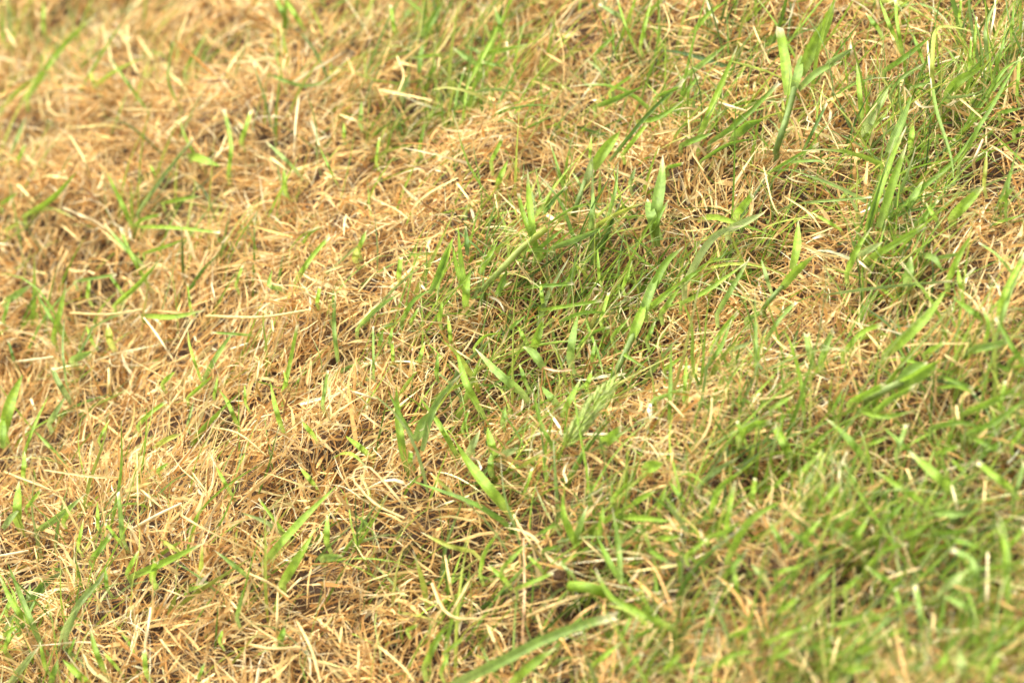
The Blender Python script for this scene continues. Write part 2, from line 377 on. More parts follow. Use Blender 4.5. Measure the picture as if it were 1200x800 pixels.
# ---- shoots of several leaves (each leaf and stem a part); first word: leaf or stem
SHOOTS = [
 ('C', 'tallest broad-leaved green shoot, three fresh leaves fanning from one pale stem', 'the tall broad-leaved shoot', [
    'stem 28 g 325,520 350,440 372,370 388,305', 'leaf 38 bc 368,330 356,210 336,102', 'leaf 30 e 385,315 402,250 412,190', 'leaf 46 b 408,260 450,165 500,75 530,-10',
    'leaf 24 e 402,312 470,250 552,214', 'leaf 12 y 350,405 347,345']),
 ('B', 'small upright shoot of two bright green leaves held in a narrow V', 'the twin-leaved upright shoot', [
    'leaf 27 bc 668,840 630,745 611,668', 'leaf 23 b 668,840 657,740 650,670 647,588']),
 ('B', 'pale-stemmed green shoot whose widest leaf points up to the right', 'the shoot with a pale sheath', [
    'stem 22 g 805,745 835,660 855,600', 'leaf 24 G 845,640 862,590 870,545', 'leaf 36 b 872,588 908,530 968,455', 'leaf 11 Gc 835,655 818,620 802,600']),
 ('B', 'upright green shoot with one tall tapering leaf and a small round one', 'the round-leaf shoot', [
    'leaf 38 e 1085,790 1098,700 1112,620 1116,538', 'leaf 36 eo 1090,790 1072,735 1062,690', 'leaf 14 m 1080,800 1110,740 1138,690']),
 ('C', 'slender shoot of two long parallel green leaves and a wide upper leaf', 'the two parallel long leaves', [
    'leaf 26 b 640,800 688,650 735,530 778,438', 'leaf 28 b 680,790 735,620 778,500', 'leaf 30 e 712,530 755,440 796,335']),
 ('E', 'stout grey-green stem with a swollen joint, its leaf climbing right', 'the stout jointed stem', [
    'stem 28 g 935,545 985,440 1025,350', 'leaf 32 b 1005,400 1035,320 1058,250', 'leaf 30 e 1040,320 1078,215 1110,140', 'leaf 24 m 1070,250 1120,135 1190,70']),
 ('E', 'clump of narrow upright green leaves at the edge of the straw', 'the clump at the straw edge', [
    'leaf 20 b 440,240 418,130 405,-5', 'leaf 15 d 438,100 432,0', 'leaf 28 b 325,215 356,125 388,40', 'leaf 22 m 305,235 345,150 376,65', 'leaf 16 b 425,230 398,130 385,60', 'leaf 17 b 480,165 542,52',
    'leaf 22 m 540,240 576,150', 'leaf 26 b 430,270 435,200 450,150']),
 ('E', 'forked green shoot with a wide blue-green leaf crossed by narrower ones', 'the forked crossing shoot', [
    'leaf 27 b 215,800 198,680 190,555', 'leaf 14 m 255,745 205,655 162,570', 'leaf 22 e 280,780 312,650 352,580 422,506', 'leaf 36 eo 255,745 292,675 330,640']),
 ('D', 'lone upright yellow-green shoot with a thinner leaf bent left', 'the lone upright shoot', [
    'leaf 20 b 185,385 208,295 231,188', 'leaf 12 m 212,372 160,290 118,215']),
 ('F', 'fresh shoot of one upright leaf and one arched leaf above grey stem', 'the arched-leaf shoot', [
    'stem 22 g 280,285 330,225 350,208', 'leaf 27 b 380,150 397,70 401,-20', 'leaf 32 b 342,218 390,158 462,98']),
 ('F', 'big pale sheath opening into a wide soft leaf among crossing blades', 'the big pale sheath', [
    'stem 34 G 640,600 730,555 790,530', 'leaf 44 b 740,560 820,515 895,462', 'leaf 42 eo 745,545 800,500 850,470']),
 ('D', 'broad green leaf with a shorter partner rising at the left edge', 'the broad leaf at the left edge', [
    'leaf 36 b 10,715 38,605 78,515', 'leaf 20 m 8,770 12,715 12,655']),
 ('G', 'small pair of green leaves, one wide and upright, beside dark gap', 'the wide upright leaf pair', [
    'leaf 36 b 60,235 62,160 66,95', 'leaf 22 g 10,265 40,225 70,195']),
 ('H', 'bright shoot of four narrow leaves spreading from one stem', 'the four-leaf spray', [
    'leaf 28 b 810,310 775,230 765,145', 'leaf 24 e 812,300 835,240 855,185', 'leaf 20 b 895,290 903,240 906,185', 'leaf 22 m 965,440 925,370 885,285', 'leaf 20 e 970,460 962,330 940,190']),
 ('E', 'short shoot with an almond-shaped bright leaf over a curled lower leaf', 'the almond-shaped leaf', [
    'leaf 32 bo 665,425 684,370 702,320', 'leaf 28 e 700,490 665,440 632,418']),
 ('C', 'papery pale green leaf pair ending in a dried cream tip', 'the papery leaf pair', [
    'leaf 36 Go 630,455 655,410 675,375', 'leaf 24 G 672,390 695,345 714,305']),
 ('F', 'small twin leaves side by side in a dark gap', 'the twin leaves in the gap', [
    'leaf 26 ec 450,470 438,420 430,372', 'leaf 27 ec 478,475 498,410 522,358']),
 ('G', 'low green leaf pair crossing the dark gap at lower left', 'the low crossed pair', [
    'leaf 24 d 100,535 150,460 228,405', 'leaf 16 g 92,530 100,490 104,455']),
 ('B', 'blurred green spray of wide leaves far up the bank', 'the blurred spray', [
    'leaf 20 e 470,225 430,195 385,165', 'leaf 22 m 280,130 315,70 350,10', 'leaf 18 m 270,260 275,200 285,140', 'leaf 16 b 435,300 500,180 572,38']),
]

# ---- single blades; hand-labelled landmarks first as (tile, line, label, short name)
MARKS = [
 ('G', '25 b 455,432 540,396 620,358 718,308', 'long bright green blade lying across pale straw, rising gently right', 'the long blade across the straw'),
 ('G', '27 b 915,385 980,310 1060,222 1168,116', 'long green blade crossing a paler one, climbing steeply right', 'the steep crossing blade'),
 ('G', '30 b 980,455 1020,390 1085,285', 'broad green blade parallel below the steep crossing blade', 'the lower parallel blade'),
 ('H', '38 ec 380,810 560,722 690,655 830,600 955,566', 'widest out-of-focus grey-green blade bending along the bottom edge', 'the wide blurred blade'),
 ('H', '36 b 575,200 490,100 430,20 395,-40', 'broad bright blade reaching up left, its foot in brown straw', 'the blade reaching up left'),
 ('F', '36 b 705,445 780,380 850,310 915,222', 'broad spear-shaped green blade rising right over brown straw', 'the spear-shaped blade'),
 ('I', '32 b 935,135 870,70 785,-5', 'wide bright blade slanting down right in the dark green patch', 'the slanting wide blade'),
 ('E', '26 e 625,575 545,510 465,425', 'broad green blade slanting down right beside the darkest gap', 'the blade beside the dark gap'),
 ('C', '18 y 868,330 868,200 880,105 930,93 1012,112', 'tall yellow-green blade kinked over at the top like a hook', 'the hooked tall blade'),
 ('A', '19 b 85,750 180,690 268,595', 'blurred bright blade leaning right over straw, upper left', 'the blurred leaning blade'),
 ('A', '32 b 660,540 715,560 765,578', 'short wide blurred green leaf lying flat in straw', 'the short wide blurred leaf'),
 ('E', '24 b 475,625 432,540 398,430', 'broad upright green blade leaning left beside thin straw stalks', 'the broad left-leaning blade'),
 ('H', '24 b 1155,615 1050,562 935,500 880,398', 'long curved green blade sweeping down to the right', 'the long sweeping blade'),
 ('C', '34 b 935,755 1000,690 1045,648', 'short broad bright blade near the right edge, its tip raised', 'the short broad bright blade'),
 ('D', '18 b 495,310 600,315 718,290', 'level green blade lying across the straw swathe', 'the level green blade'),
]
SINGLES = {
'A': '''16 b 455,780 430,720 370,598|15 g 480,740 560,620 668,486|20 b 95,340 200,182 335,48|15 m 10,150 4,0|12 b 150,105 150,0|10 m 498,365 430,270 368,180|14 y 332,302 308,238
10 m 612,352 582,270 600,130|15 b 792,610 802,500 778,380|20 b 838,492 872,388|16 b 990,665 984,578|6 d 942,435 915,330 878,218|5 d 1100,560 1096,430 1058,298|8 m 1158,615 1108,508
14 g 1028,592 960,525 918,488|14 b 565,705 640,690 705,680|12 e 930,258 1060,300 1155,268|20 m 990,62 958,-5|18 b 1042,82 988,-5|14 b 0,712 62,668|13 g 38,535 92,398|12 b 60,562 88,500
10 b 540,610 520,570|12 m 640,250 720,105|14 b 460,790 500,760 560,745|10 b 690,560 640,470 620,400|14 y 20,800 70,770''',
'B': '''18 b 540,642 578,556|10 m 388,432 402,330 430,233|10 b 422,422 434,320 452,250|16 b 480,192 600,165 645,153|9 m 772,652 745,560 722,488|11 b 862,550 869,468|14 e 922,765 950,660 962,558
20 e 866,800 874,720 876,648|14 d 695,755 740,690 782,648|18 y 865,795 960,740 1065,698|16 b 978,535 1062,428|14 d 930,560 1060,402 1190,275|18 m 878,372 960,340 1052,298|18 m 1028,422 1100,410 1190,348
18 g 972,62 898,18|9 m 945,172 941,78|10 b 1012,152 980,70 958,-5|14 b 1038,162 1060,60 1078,-5|10 g 438,330 520,310 655,325|14 e 565,232 488,214|16 e 64,432 70,348|10 b 120,562 132,478
14 g 1000,642 1022,578|14 m 1128,582 1185,568|12 b 335,192 235,202|16 g 205,330 240,250|15 b 520,560 560,480|14 m 270,520 290,420|12 b 10,482 8,425|14 b 185,110 170,20|16 m 560,120 530,20
14 m 1085,340 1180,300|12 b 930,320 1010,260|12 m 880,190 960,110''',
'C': '''17 b 622,402 612,300 604,203|18 m 698,248 770,200 864,126|12 e 862,255 880,380 930,540 942,645|30 b 918,325 960,280 1043,232|12 g 898,342 1000,330 1052,308|17 m 780,725 832,655 940,560 1012,458
26 e 770,728 805,680 835,625|14 y 1045,645 1056,525|16 b 882,765 845,705|15 m 962,565 1030,440 1080,360 1185,172|10 m 1080,262 1110,160 1126,58|11 b 994,245 1001,128|14 b 762,175 745,80 739,-5
14 b 742,142 702,50 682,-5|16 m 682,105 635,45|12 b 960,65 966,-5|14 g 1060,205 1052,100 1092,-5|20 b 55,480 118,330 192,155|18 e 0,272 70,220 162,148|15 m -5,340 55,265|34 m 175,475 230,430 280,418
20 m -5,505 110,460|18 m 95,495 200,420 335,288|12 e 365,562 480,560 505,592|10 g 428,702 540,695 655,684|12 b 545,795 448,738|26 G 155,800 220,770 285,738|28 b 185,745 242,676|14 m 1098,392 1185,374
13 m 880,470 945,486|16 m 1148,462 1190,438|15 b 1100,705 1155,645|20 b 790,505 801,435|13 e 798,302 855,288|18 b 28,125 90,50 165,-5|20 g 498,224 592,168|16 m 818,795 850,740 885,695|14 m 1058,335 1120,240 1190,198
12 m 1120,740 1130,640 1160,520|12 b 1160,330 1170,200|10 b 1010,200 1020,60|11 m 1140,130 1150,10|14 m 60,560 160,500 260,480|12 m 300,600 400,540 470,500|12 d 420,520 470,420 500,360
12 m 830,200 800,120|12 e 720,330 760,270 840,220''',
'D': '''12 b 82,795 120,690 168,588|24 g 228,585 200,540 178,488|18 g 168,685 226,592|24 y 382,402 374,343|16 b 562,548 608,503|24 e 245,465 322,434|11 g 262,465 330,338|8 g 230,545 217,420 226,298
22 e 15,265 112,202|18 b 395,275 480,200 565,105|16 b 502,185 450,90 418,8|16 e 492,132 420,60 366,-5|14 b 478,2 600,5 765,22|12 e 258,192 402,168|12 m 412,215 376,165|12 b 498,95 600,62 645,42
12 b 660,285 649,198|12 b 818,205 842,138|18 b 1028,190 1080,110 1145,36|16 e 975,218 934,205 946,148|18 e 712,525 760,440 825,345|13 b 650,595 740,518|10 b 694,525 660,420 650,348|13 b 743,595 757,518
16 b 978,598 1005,480 1032,342|18 b 976,695 955,620 938,538|14 e 1172,465 1160,350 1166,228|16 e 1118,625 1137,498|14 b 822,685 790,610 758,563|16 b 478,694 520,650 578,608|18 y 538,765 590,735 635,718
16 b 1088,725 1048,678|14 e 202,795 125,713|12 b 342,745 382,668|10 g 648,695 672,608|10 b 852,615 849,548|14 b 304,245 311,178|12 d 48,465 28,398|10 e 872,378 738,368|12 b 320,400 300,345|12 m 10,330 35,250
10 b 1000,560 985,500|14 b 1100,270 1110,210''',
'E': '''18 b 198,178 206,108|16 b 58,85 88,12|22 y 48,118 52,75|16 e 55,355 120,290 200,232|10 e 112,525 110,348|16 m 208,335 250,260 315,216|12 m 168,405 177,348|16 b 638,82 745,90|14 m 638,212 740,205 805,200
20 e 738,72 830,40 925,-3|14 m 678,85 775,5|27 e 793,465 805,380 822,308|13 b 938,385 1002,315|18 b 1108,305 1172,218|18 b 1055,295 1120,240 1190,188|12 b 895,185 889,78|14 b 688,292 830,270 905,258|12 m 955,428 1055,492
14 m 605,548 518,498|18 e 558,685 570,625|26 e 745,615 695,555|20 b 768,655 800,590 833,526|16 m 745,785 690,680 662,548|27 b 532,795 516,740 507,696|24 G 438,795 482,706|22 G 558,795 613,768|22 b 85,785 15,728
14 m 1138,685 1146,398|20 e 1078,605 1190,562|10 m 848,328 890,440 912,532|40 b 905,755 972,706|12 m 418,705 442,638|20 b 400,795 340,690 268,588|15 b 372,745 308,638|14 m 640,545 618,478|12 b 240,335 270,280|14 m 130,420 145,360
15 b 340,330 350,260|14 b 380,400 370,310|12 m 580,360 640,310|14 b 640,400 615,350|14 b 700,270 690,190|12 m 760,330 840,300 930,300|16 m 820,420 870,370 930,350|14 b 900,330 930,230|14 b 975,215 1010,120
14 m 780,200 820,120|14 m 870,470 880,400|12 b 460,420 500,380 560,370|15 b 270,470 290,400|14 m 330,520 335,440|13 b 180,470 175,400|15 m 1060,400 1090,330|14 b 1120,500 1185,450|16 b 850,560 870,500''',
'F': '''26 G 5,205 70,85 130,22 215,-4|16 b -5,268 90,220 235,116|15 m -5,195 65,148|18 e 118,305 180,200 234,106|14 g 302,215 273,115|12 e 256,510 250,215|16 e 288,395 340,320 394,265|20 e 218,325 275,298|16 m 78,495 132,420 172,318
18 b 98,425 145,350 190,300|20 b 568,165 610,70 655,5|24 b 638,118 720,70 838,0|22 G 605,104 695,55|11 g 508,236 700,210 935,190|32 e 778,195 793,105|22 e 828,100 870,110 905,158|22 b 918,195 960,100 1004,25|16 b 966,235 954,138
20 m 1045,325 938,248|16 b 1050,405 1062,340 1038,278|24 b 1098,305 1120,230 1190,95|16 e 1088,395 1130,250 1180,130|13 e 1145,165 1090,100 1028,58|20 m 1190,485 1140,410 1088,318|13 e 878,112 985,90|20 b 556,445 620,370 693,340
14 b 422,675 410,540 372,400 343,356|26 b 578,612 650,575 700,550|24 b 655,655 720,600 805,556|18 b 598,632 700,660 815,638|14 b 888,560 950,556 1015,582|22 b 968,655 1090,600 1190,538|22 m 978,725 1080,680 1190,598|26 e 998,432 1135,398
16 b 838,444 914,398|28 b 195,730 240,690 305,678|32 b 370,795 345,740 318,688|18 b 305,635 384,588|14 b 215,745 188,678|24 m 630,805 560,722 498,668|16 m 895,518 1005,562|18 m 998,728 1105,782|14 b 5,605 14,445|16 m 805,795 695,696
15 G 166,432 245,398|18 e 740,795 775,690|16 b 1100,640 1120,540|18 m 860,700 960,680 1040,700|18 b 880,790 960,760|16 m 1130,470 1185,430|14 b 640,760 720,730|16 b 440,770 520,700|14 m 520,640 560,560|16 b 1140,760 1185,700''',
'G': '''16 b 80,85 86,-5|21 e 125,275 220,210 298,142|18 b 218,245 252,175|23 e 427,305 420,210 412,136|24 b 528,435 541,378|22 m 316,375 382,286|13 b 412,305 366,245|16 e 858,428 800,380 743,338|14 G 985,285 920,240 836,208
18 b 985,275 930,200 898,156|20 b 1134,315 1136,215|26 e 1118,365 1190,358|13 b 798,135 748,46|16 b 1092,115 1038,46|23 g 226,640 270,530 340,450 374,396|22 b 105,600 50,530 -5,425|20 e 135,650 80,520 26,384|14 b 16,688 46,586
22 G 35,798 80,740 134,674|20 b 358,750 330,680 313,605|24 b 305,798 262,760 216,716|20 m 176,798 202,715|18 b 158,745 138,655|18 b 507,765 500,686|14 b 405,745 356,688|12 m 688,785 712,726|16 e 822,575 842,476
22 m 972,655 987,606|13 b 762,655 772,616|13 m 232,412 178,400|13 b 546,64 584,36|14 b 88,196 142,128|12 b 270,330 290,230|12 b 340,260 338,170|16 b 440,420 480,340|14 m 370,470 365,400|12 y 560,300 600,330 660,370
14 b 20,560 40,500|12 m 240,700 262,640|16 b 10,640 60,600''',
'H': '''24 m 520,66 521,-5|12 y 388,145 308,68|16 y 455,342 370,322 276,276|16 b 606,472 680,442 734,418|20 b 966,222 1060,230 1155,240|20 e 976,304 1044,246|15 m 968,655 1012,556|24 b 286,745 330,650 374,586
30 b 596,796 680,720 745,676|16 b 556,405 600,360 645,316|18 b 575,450 540,415 508,386|18 b 866,745 930,690 975,656|40 b 1055,54 1116,38|14 m 745,248 666,294|13 b 638,135 662,56|14 b 356,695 434,636|20 m 238,34 240,-5
13 y 616,55 704,-5|16 b 345,765 372,696|18 m 1190,175 1136,96|14 b 226,616 266,598|20 b 1010,180 1090,130|18 b 1100,300 1180,290|18 m 1060,330 1150,390|16 b 940,160 1010,90|16 e 800,420 760,380|14 b 690,400 650,360|18 m 1020,640 1100,600
20 b 1120,760 1180,690|16 m 980,760 1040,700|16 b 480,420 500,340 560,260|16 b 1100,200 1130,110|14 m 700,340 770,320''',
'I': '''20 b 835,175 740,110 656,56|27 e 865,202 900,210 1005,216|26 b 156,370 230,240 346,166|18 b 86,295 160,270 204,236|18 b 150,285 160,200 184,95|22 b 96,206 130,120 204,66|18 g 56,114 120,60 196,16|20 b 386,86 440,40 486,-5
16 m 355,326 296,234|16 m 455,326 346,256|24 G 284,436 236,386|18 b 194,506 180,420 168,376|22 b 588,316 646,224|18 b 476,186 556,96|16 m 622,146 556,34|26 b 1140,126 1080,80 1026,36|18 e 1146,166 1168,100 1190,34|15 b 975,66 926,16
28 b 1122,480 1120,340 1088,234|24 e 1036,480 1000,370 936,338|24 G 892,490 960,430 1006,396|18 m 888,616 914,494|22 e 1006,548 905,496|18 b 696,506 786,396|20 m 726,456 634,394|22 b 656,558 560,590 494,602|22 e 832,628 820,520 808,464
18 b 1066,404 1190,378|18 b 636,404 700,340 776,318|20 m 866,284 1006,268|28 G 972,768 960,686|18 m 294,496 406,396|16 b 276,664 380,620 426,608|20 b 420,300 480,230|18 m 520,250 600,190|18 b 240,170 250,90|18 b 300,140 370,60
20 m 700,240 780,160|18 b 760,300 850,250|20 m 930,300 1040,330|20 b 1130,330 1185,260|20 b 560,480 620,420|18 m 760,560 740,470|20 b 700,640 790,600|22 b 880,760 930,680|20 m 1040,660 1120,600|20 b 600,700 700,660|18 m 440,680 520,640|18 b 330,560 400,500
20 b 560,760 660,740|22 m 780,760 850,720|22 b 1060,780 1100,690|18 b 160,640 260,600|18 b 90,760 180,700 260,690|20 b 300,720 380,680|18 b 10,360 80,300|20 m 140,440 230,330|18 b 320,420 420,390|20 m 450,470 520,400'''}
STRAWS = {
'A': '''12 t 152,108 230,160 324,216|14 c 532,304 470,240 445,160 445,88|14 c 312,615 290,550 243,472|12 c 172,598 110,560 72,516|14 w 1020,545 1025,440 1037,336|12 c 428,380 600,386|14 w 335,772 218,722|10 c 302,412 180,390 164,326
12 c 72,194 18,96|10 c 556,244 478,126|16 t 272,424 352,346|12 c 382,284 386,200 354,86|12 c 930,540 1010,600|12 c 120,700 60,640|14 t 820,290 900,310|12 c 600,190 650,60|14 c 20,270 110,230''',
'B': '''10 c 250,796 250,720 320,660 404,618|12 c 464,720 402,636|12 c 116,308 314,348|10 c 168,374 216,270 193,196|12 w 582,214 574,146|8 c 1098,164 1140,100 1118,16|12 t 656,174 724,116|18 c 94,434 -5,398|12 c 1056,472 1190,443
10 c 548,754 533,676|8 w 776,742 874,727|12 t 60,300 20,200|12 c 330,260 340,200|12 t 700,180 790,230|10 c 240,410 290,370''',
'C': '''12 c 238,76 270,150 304,224|14 c -5,444 60,400 128,343|16 w 126,358 218,386|12 c 196,404 280,350 348,328|8 c 492,276 480,380 520,470 544,524|22 t 596,604 606,516|22 t 632,676 642,560|9 w 848,138 860,270 866,334|10 w 1058,164 1080,60 1086,-5
12 w 798,338 830,370 884,369|12 w 908,372 950,350 928,366|12 c 956,338 1042,413|15 w 1008,566 1042,486|8 c 596,466 650,390 706,324|8 c 18,366 30,520 74,594|8 c 278,566 310,700 334,744|9 c 346,676 440,740 480,795|8 c 1058,496 1110,530 1190,594
12 c 750,64 804,-5|10 t 300,-5 332,84|12 t 560,180 600,110|14 w 590,200 582,148|12 c 740,160 720,110''',
'D': '''15 c 716,312 900,316 1074,291|10 w 608,474 540,370 498,316|12 c 246,302 380,306 494,289|10 c 252,274 340,250 398,293|12 w 46,472 184,454|12 w 16,397 64,387|22 t 1058,586 1077,465|16 c 381,575 377,496|16 c 1116,163 1190,138
11 c 736,698 830,720 924,796|9 c 1104,262 1062,225 1104,188|9 w 752,274 734,196|18 w 122,634 107,598|9 c 952,396 940,296|12 c 216,-5 284,54|10 c 460,164 524,128|10 c 660,700 700,640 760,600|10 t 430,600 500,560|12 c 890,560 900,470''',
'E': '''14 c 1086,573 1140,610 1190,664|20 p 696,488 750,502 796,498|8 c 564,644 478,618|9 c 256,74 352,16|10 c 120,160 60,230|10 w 275,200 300,230|9 c 600,110 660,200|9 w 30,570 120,600|10 c 1110,480 1100,400 1140,340|10 c 540,600 600,560
9 t 640,640 700,700|9 c 800,610 850,640|8 c 380,420 460,470|9 t 860,480 1000,430|9 c 1080,780 1160,700|10 c 60,640 140,700''',
'F': '''14 c 696,433 800,410 995,406|12 c 1052,336 1010,260 956,216|10 c 861,376 855,196|12 c 578,485 600,430 644,408|12 c 298,358 340,410 394,443|10 c -5,382 144,364|14 w 596,108 654,158|24 c 396,58 480,96 544,106|26 t 526,596 575,535 604,496
20 c 486,356 528,296|10 c 404,556 350,590 266,600|14 t 556,785 582,696|10 c 506,193 436,158|12 c 26,796 90,700 102,596|10 c 680,300 760,260|10 t 700,240 640,180|12 c 960,700 950,620|12 c 900,440 970,490|10 c 450,620 480,520''',
'G': '''12 c 464,92 300,80 156,60|8 c 479,256 475,-5|14 w -5,360 98,341|16 w 456,268 540,220 629,177|14 c 606,202 720,270 854,332|14 c 716,314 790,250 874,228|26 t 662,236 690,190 707,136|24 c 576,386 624,424|14 c 786,496 870,590 985,664
16 c 856,664 940,680 1044,675|16 c 1032,586 1080,680 1113,796|14 c 856,418 930,450 1004,503|14 c 961,645 965,466|18 w 503,676 522,536|14 c 556,646 620,730 686,785|12 c -5,738 50,760 114,796|14 c 326,614 424,568|10 c 476,116 564,194
8 c 132,394 119,326|12 c 16,68 184,133|16 t 178,646 203,536|16 c 1056,698 1190,763|10 c 876,302 984,289|16 w 326,434 353,386|10 c 640,560 760,520|10 c 660,60 720,140|9 c 560,470 640,500''',
'H': '''16 c 244,214 120,70 80,48 40,68 50,112|14 c 48,106 120,180 219,228|16 c 316,456 350,540 400,575 470,575|10 p 628,646 635,480 632,296|12 c 694,364 640,290 598,216|14 c 646,568 760,520 866,488|16 t 786,604 830,560 914,508|24 t 903,616 916,506
22 t 1036,346 1100,420 1164,586|18 c 826,286 955,405|16 t 922,316 900,206|22 w 998,456 1034,406|22 c 544,686 508,604|18 c 384,496 360,356|14 c 246,478 96,502|16 c 126,668 210,740 254,796|13 c 60,796 60,666|12 t -5,660 104,692|18 t 296,686 332,556
10 t 1138,96 1150,-5|14 c 450,440 380,560|12 c 700,640 680,560|14 c 1060,620 1040,700''',
'I': '''22 w 957,206 934,114|18 c 1044,206 1051,96|12 w 551,156 545,60 572,-5|18 w 1055,566 1059,346|14 c 896,654 966,618|18 c 869,636 871,556|14 c 398,796 434,686|18 c 508,766 543,636|16 w 70,316 60,266|8 c 464,274 346,176|12 t 714,98 616,134
12 c 802,114 778,56|16 t 1034,494 926,458|16 t 640,260 560,220|18 c 620,180 520,230|14 t 120,560 20,620|14 c 740,700 690,600|14 t 1180,560 1100,520'''}

placed = []                                                # (object, centre px, description so far)
landmarks = []
def centre(pts): p = np.array(pts); return resample(p, 3)[1]

def build_piece(name, w, col, flags, pts, parent=None, porg=None, dz=0.):
    tip = 'o' if 'o' in flags else 'c' if 'c' in flags else 'p'
    me, org, P = leaf_mesh(name, pts, w, col, tip, clear=.017 + dz)
    o = link(name, me, parent); o.location = org if porg is None else org - porg
    return o, P

for tile, label, short, items in SHOOTS:
    e = bpy.data.objects.new('grass_shoot', None); COL.objects.link(e); e.empty_display_size = .01
    base = None; cs = []
    for it in items:
        kind, rest = it.split(' ', 1); w, col, fl, pts = parse(tile, rest)
        start = -.010
        if kind == 'stem': me, org, P = tube_mesh('stem', pts, w * .8, col, taper=.1, cap=False, lift=.75)
        else:
            tip = 'o' if 'o' in fl else 'c' if 'c' in fl else 'p'
            # leaves that spring from the stem start above the bank
            st = .004 if base is None or np.linalg.norm(np.array(pts[0]) - cs[0]) < 12 else .012
            me, org, P = leaf_mesh('leaf', pts, w, col, tip, start=st, clear=.014, base_pale=.15)
        if base is None: base = org.copy(); e.location = base; cs.append(np.array(pts[0]))
        o = link('stem' if kind == 'stem' else 'leaf', me, e); o.location = org - base
    w, col, fl, pts = parse(tile, items[-1].split(' ', 1)[1]); allp = [centre(parse(tile, i.split(' ', 1)[1])[3]) for i in items]
    e['label'] = label; e['category'] = 'grass shoot'; e['group'] = 'fresh green grass shoots among the straw'
    landmarks.append((np.mean(allp, axis=0), short))

for tile, line, label, short in MARKS:
    w, col, fl, pts = parse(tile, line)
    o, P = build_piece('blade_of_grass', w, col, fl, pts, dz=.006)
    o['label'] = label; o['category'] = 'grass blade'; o['group'] = 'single green grass blades'
    landmarks.append((centre(pts), short))

# ---- seed head: stem and overlapping spikelets
def spikelet_mesh():
    k, sd_ = 7, 6; V = []; C = []
    for i in range(k):
        s = i / (k - 1); r = .00075 * math.sin(math.pi * min(1, s * .93 + .05)) ** .8 * (1 - .3 * s) + .00004; bend = .0006 * s * s
        for j in range(sd_):
            a = 2 * math.pi * j / sd_; V.append((math.cos(a) * r * 1.15 + bend, math.sin(a) * r * .75, s * .0085)); g = .75 + .25 * (j % 2)
            C.append((.50 * g + .14 * s, .66 * g + .06 * s, .13 * g + .12 * s))
    F = [[i * sd_ + j, i * sd_ + (j + 1) % sd_, (i + 1) * sd_ + (j + 1) % sd_, (i + 1) * sd_ + j] for i in range(k - 1) for j in range(sd_)]
    return grid_mesh('spikelet', np.array(V), np.array(F), MG, np.array(V)[:, :2], np.array(C))
def seed_head():
    ox, oy = TILES['E']; path = [(ox + a * K, oy + b * K) for a, b in [(735, 815), (775, 765), (830, 690), (888, 612), (945, 538)]]
    e = bpy.data.objects.new('grass_seed_head', None); COL.objects.link(e); e.empty_display_size = .01
    me, org, P = tube_mesh('stem', path, 7 * K, 'y', lift=.35, clear=.020, taper=.5, cap=False)
    e.location = org; link('stem', me, e)
    sm = spikelet_mesh(); n = len(P); Pf = np.column_stack([np.interp(np.linspace(.27, .985, 96), np.linspace(0, 1, n), P[:, i]) for i in range(3)])
    T = norm(np.gradient(Pf, axis=0)); r = random.Random(4)
    for i, (p, t) in enumerate(zip(Pf, T)):
        s = i / 95; t = Vector(t); sidev = Vector(np.cross(t, norm(np.array(p) - CAM))).normalized(); nv = t.cross(sidev)
        a = i * 2.4 + r.uniform(-.4, .4); spread = (.42 - .22 * s) * r.uniform(.7, 1.2)
        out = sidev * math.cos(a) + nv * math.sin(a) * .7; d = (t + out * spread).normalized()
        o = link('spikelet', sm, e); bulk = math.sin(math.pi * (.15 + .8 * s)) ** .6
        o.location = Vector(p) + out * .0030 * bulk - Vector(org); q = d.to_track_quat('Z', 'X'); o.rotation_mode = 'QUATERNION'; o.rotation_quaternion = q
        k = (1.0 + .5 * bulk) * r.uniform(.85, 1.15); o.scale = (k * .95, k * .95, k * .85)
    e['label'] = 'pale yellow-green seed head of overlapping spikelets leaning right, the only one'; e['category'] = 'seed head'
    landmarks.append((np.array((ox + 880 * K, oy + 620 * K)), 'the seed head'))
seed_head()
# ---- cut stubs of thick stems
def stub(tile, pts, w, col, top, label, short, **kw):
    ox, oy = TILES[tile]; pp = [(ox + a * K, oy + b * K) for a, b in pts]
    me, org, P = tube_mesh('cut_grass_stem', pp, w * K, col, top=top, sides=12, **kw)
    o = link('cut_grass_stem', me); o.location = org; o['label'] = label; o['category'] = 'cut stem'; o['group'] = 'thick mown-off grass stems'
    landmarks.append((centre(pp), short))
stub('H', [(912, 486), (870, 472), (835, 466), (796, 464)], 38, 'b', 'b', 'thick cut-off green stub lying level, its round cut end cream', 'the cut-off stub', lift=0, taper=.05, clear=.02)
stub('E', [(495, 215), (560, 145), (625, 78), (712, 8)], 20, 'G', 'y', 'thick pale green stem cut short, rising right over straw', 'the cut grey-green stem', taper=-.15, lift=.6, clear=.018)

# ---- all the other single blades and straws
def run(table, name, green):
    for tile, text in table.items():
        for line in text.replace('\n', '|').split('|'):
            line = line.strip()
            if not line: continue
            w, col, fl, pts = parse(tile, line)
            if green:
                if not fl: fl = random.choice(['', '', 'c'])
                o, P = build_piece(name, w, col, fl, pts, dz=random.uniform(-.002, .006))
            elif random.random() < .45 and w < 5.5:
                me, org, P = tube_mesh(name, pts, w * .75, col, sides=6, clear=.015, start=-.002, lift=.25, cap=False); o = link(name, me); o.location = org
            else:
                me, org, P = leaf_mesh(name, pts, w * (.8 if w < 4.6 else .52), col, 's', clear=.014, start=-.004, lift=.3, across=5); o = link(name, me); o.location = org
            placed.append((o, pts, w, col, fl, green))
run(SINGLES, 'blade_of_grass', True)
run(STRAWS, 'straw', False)

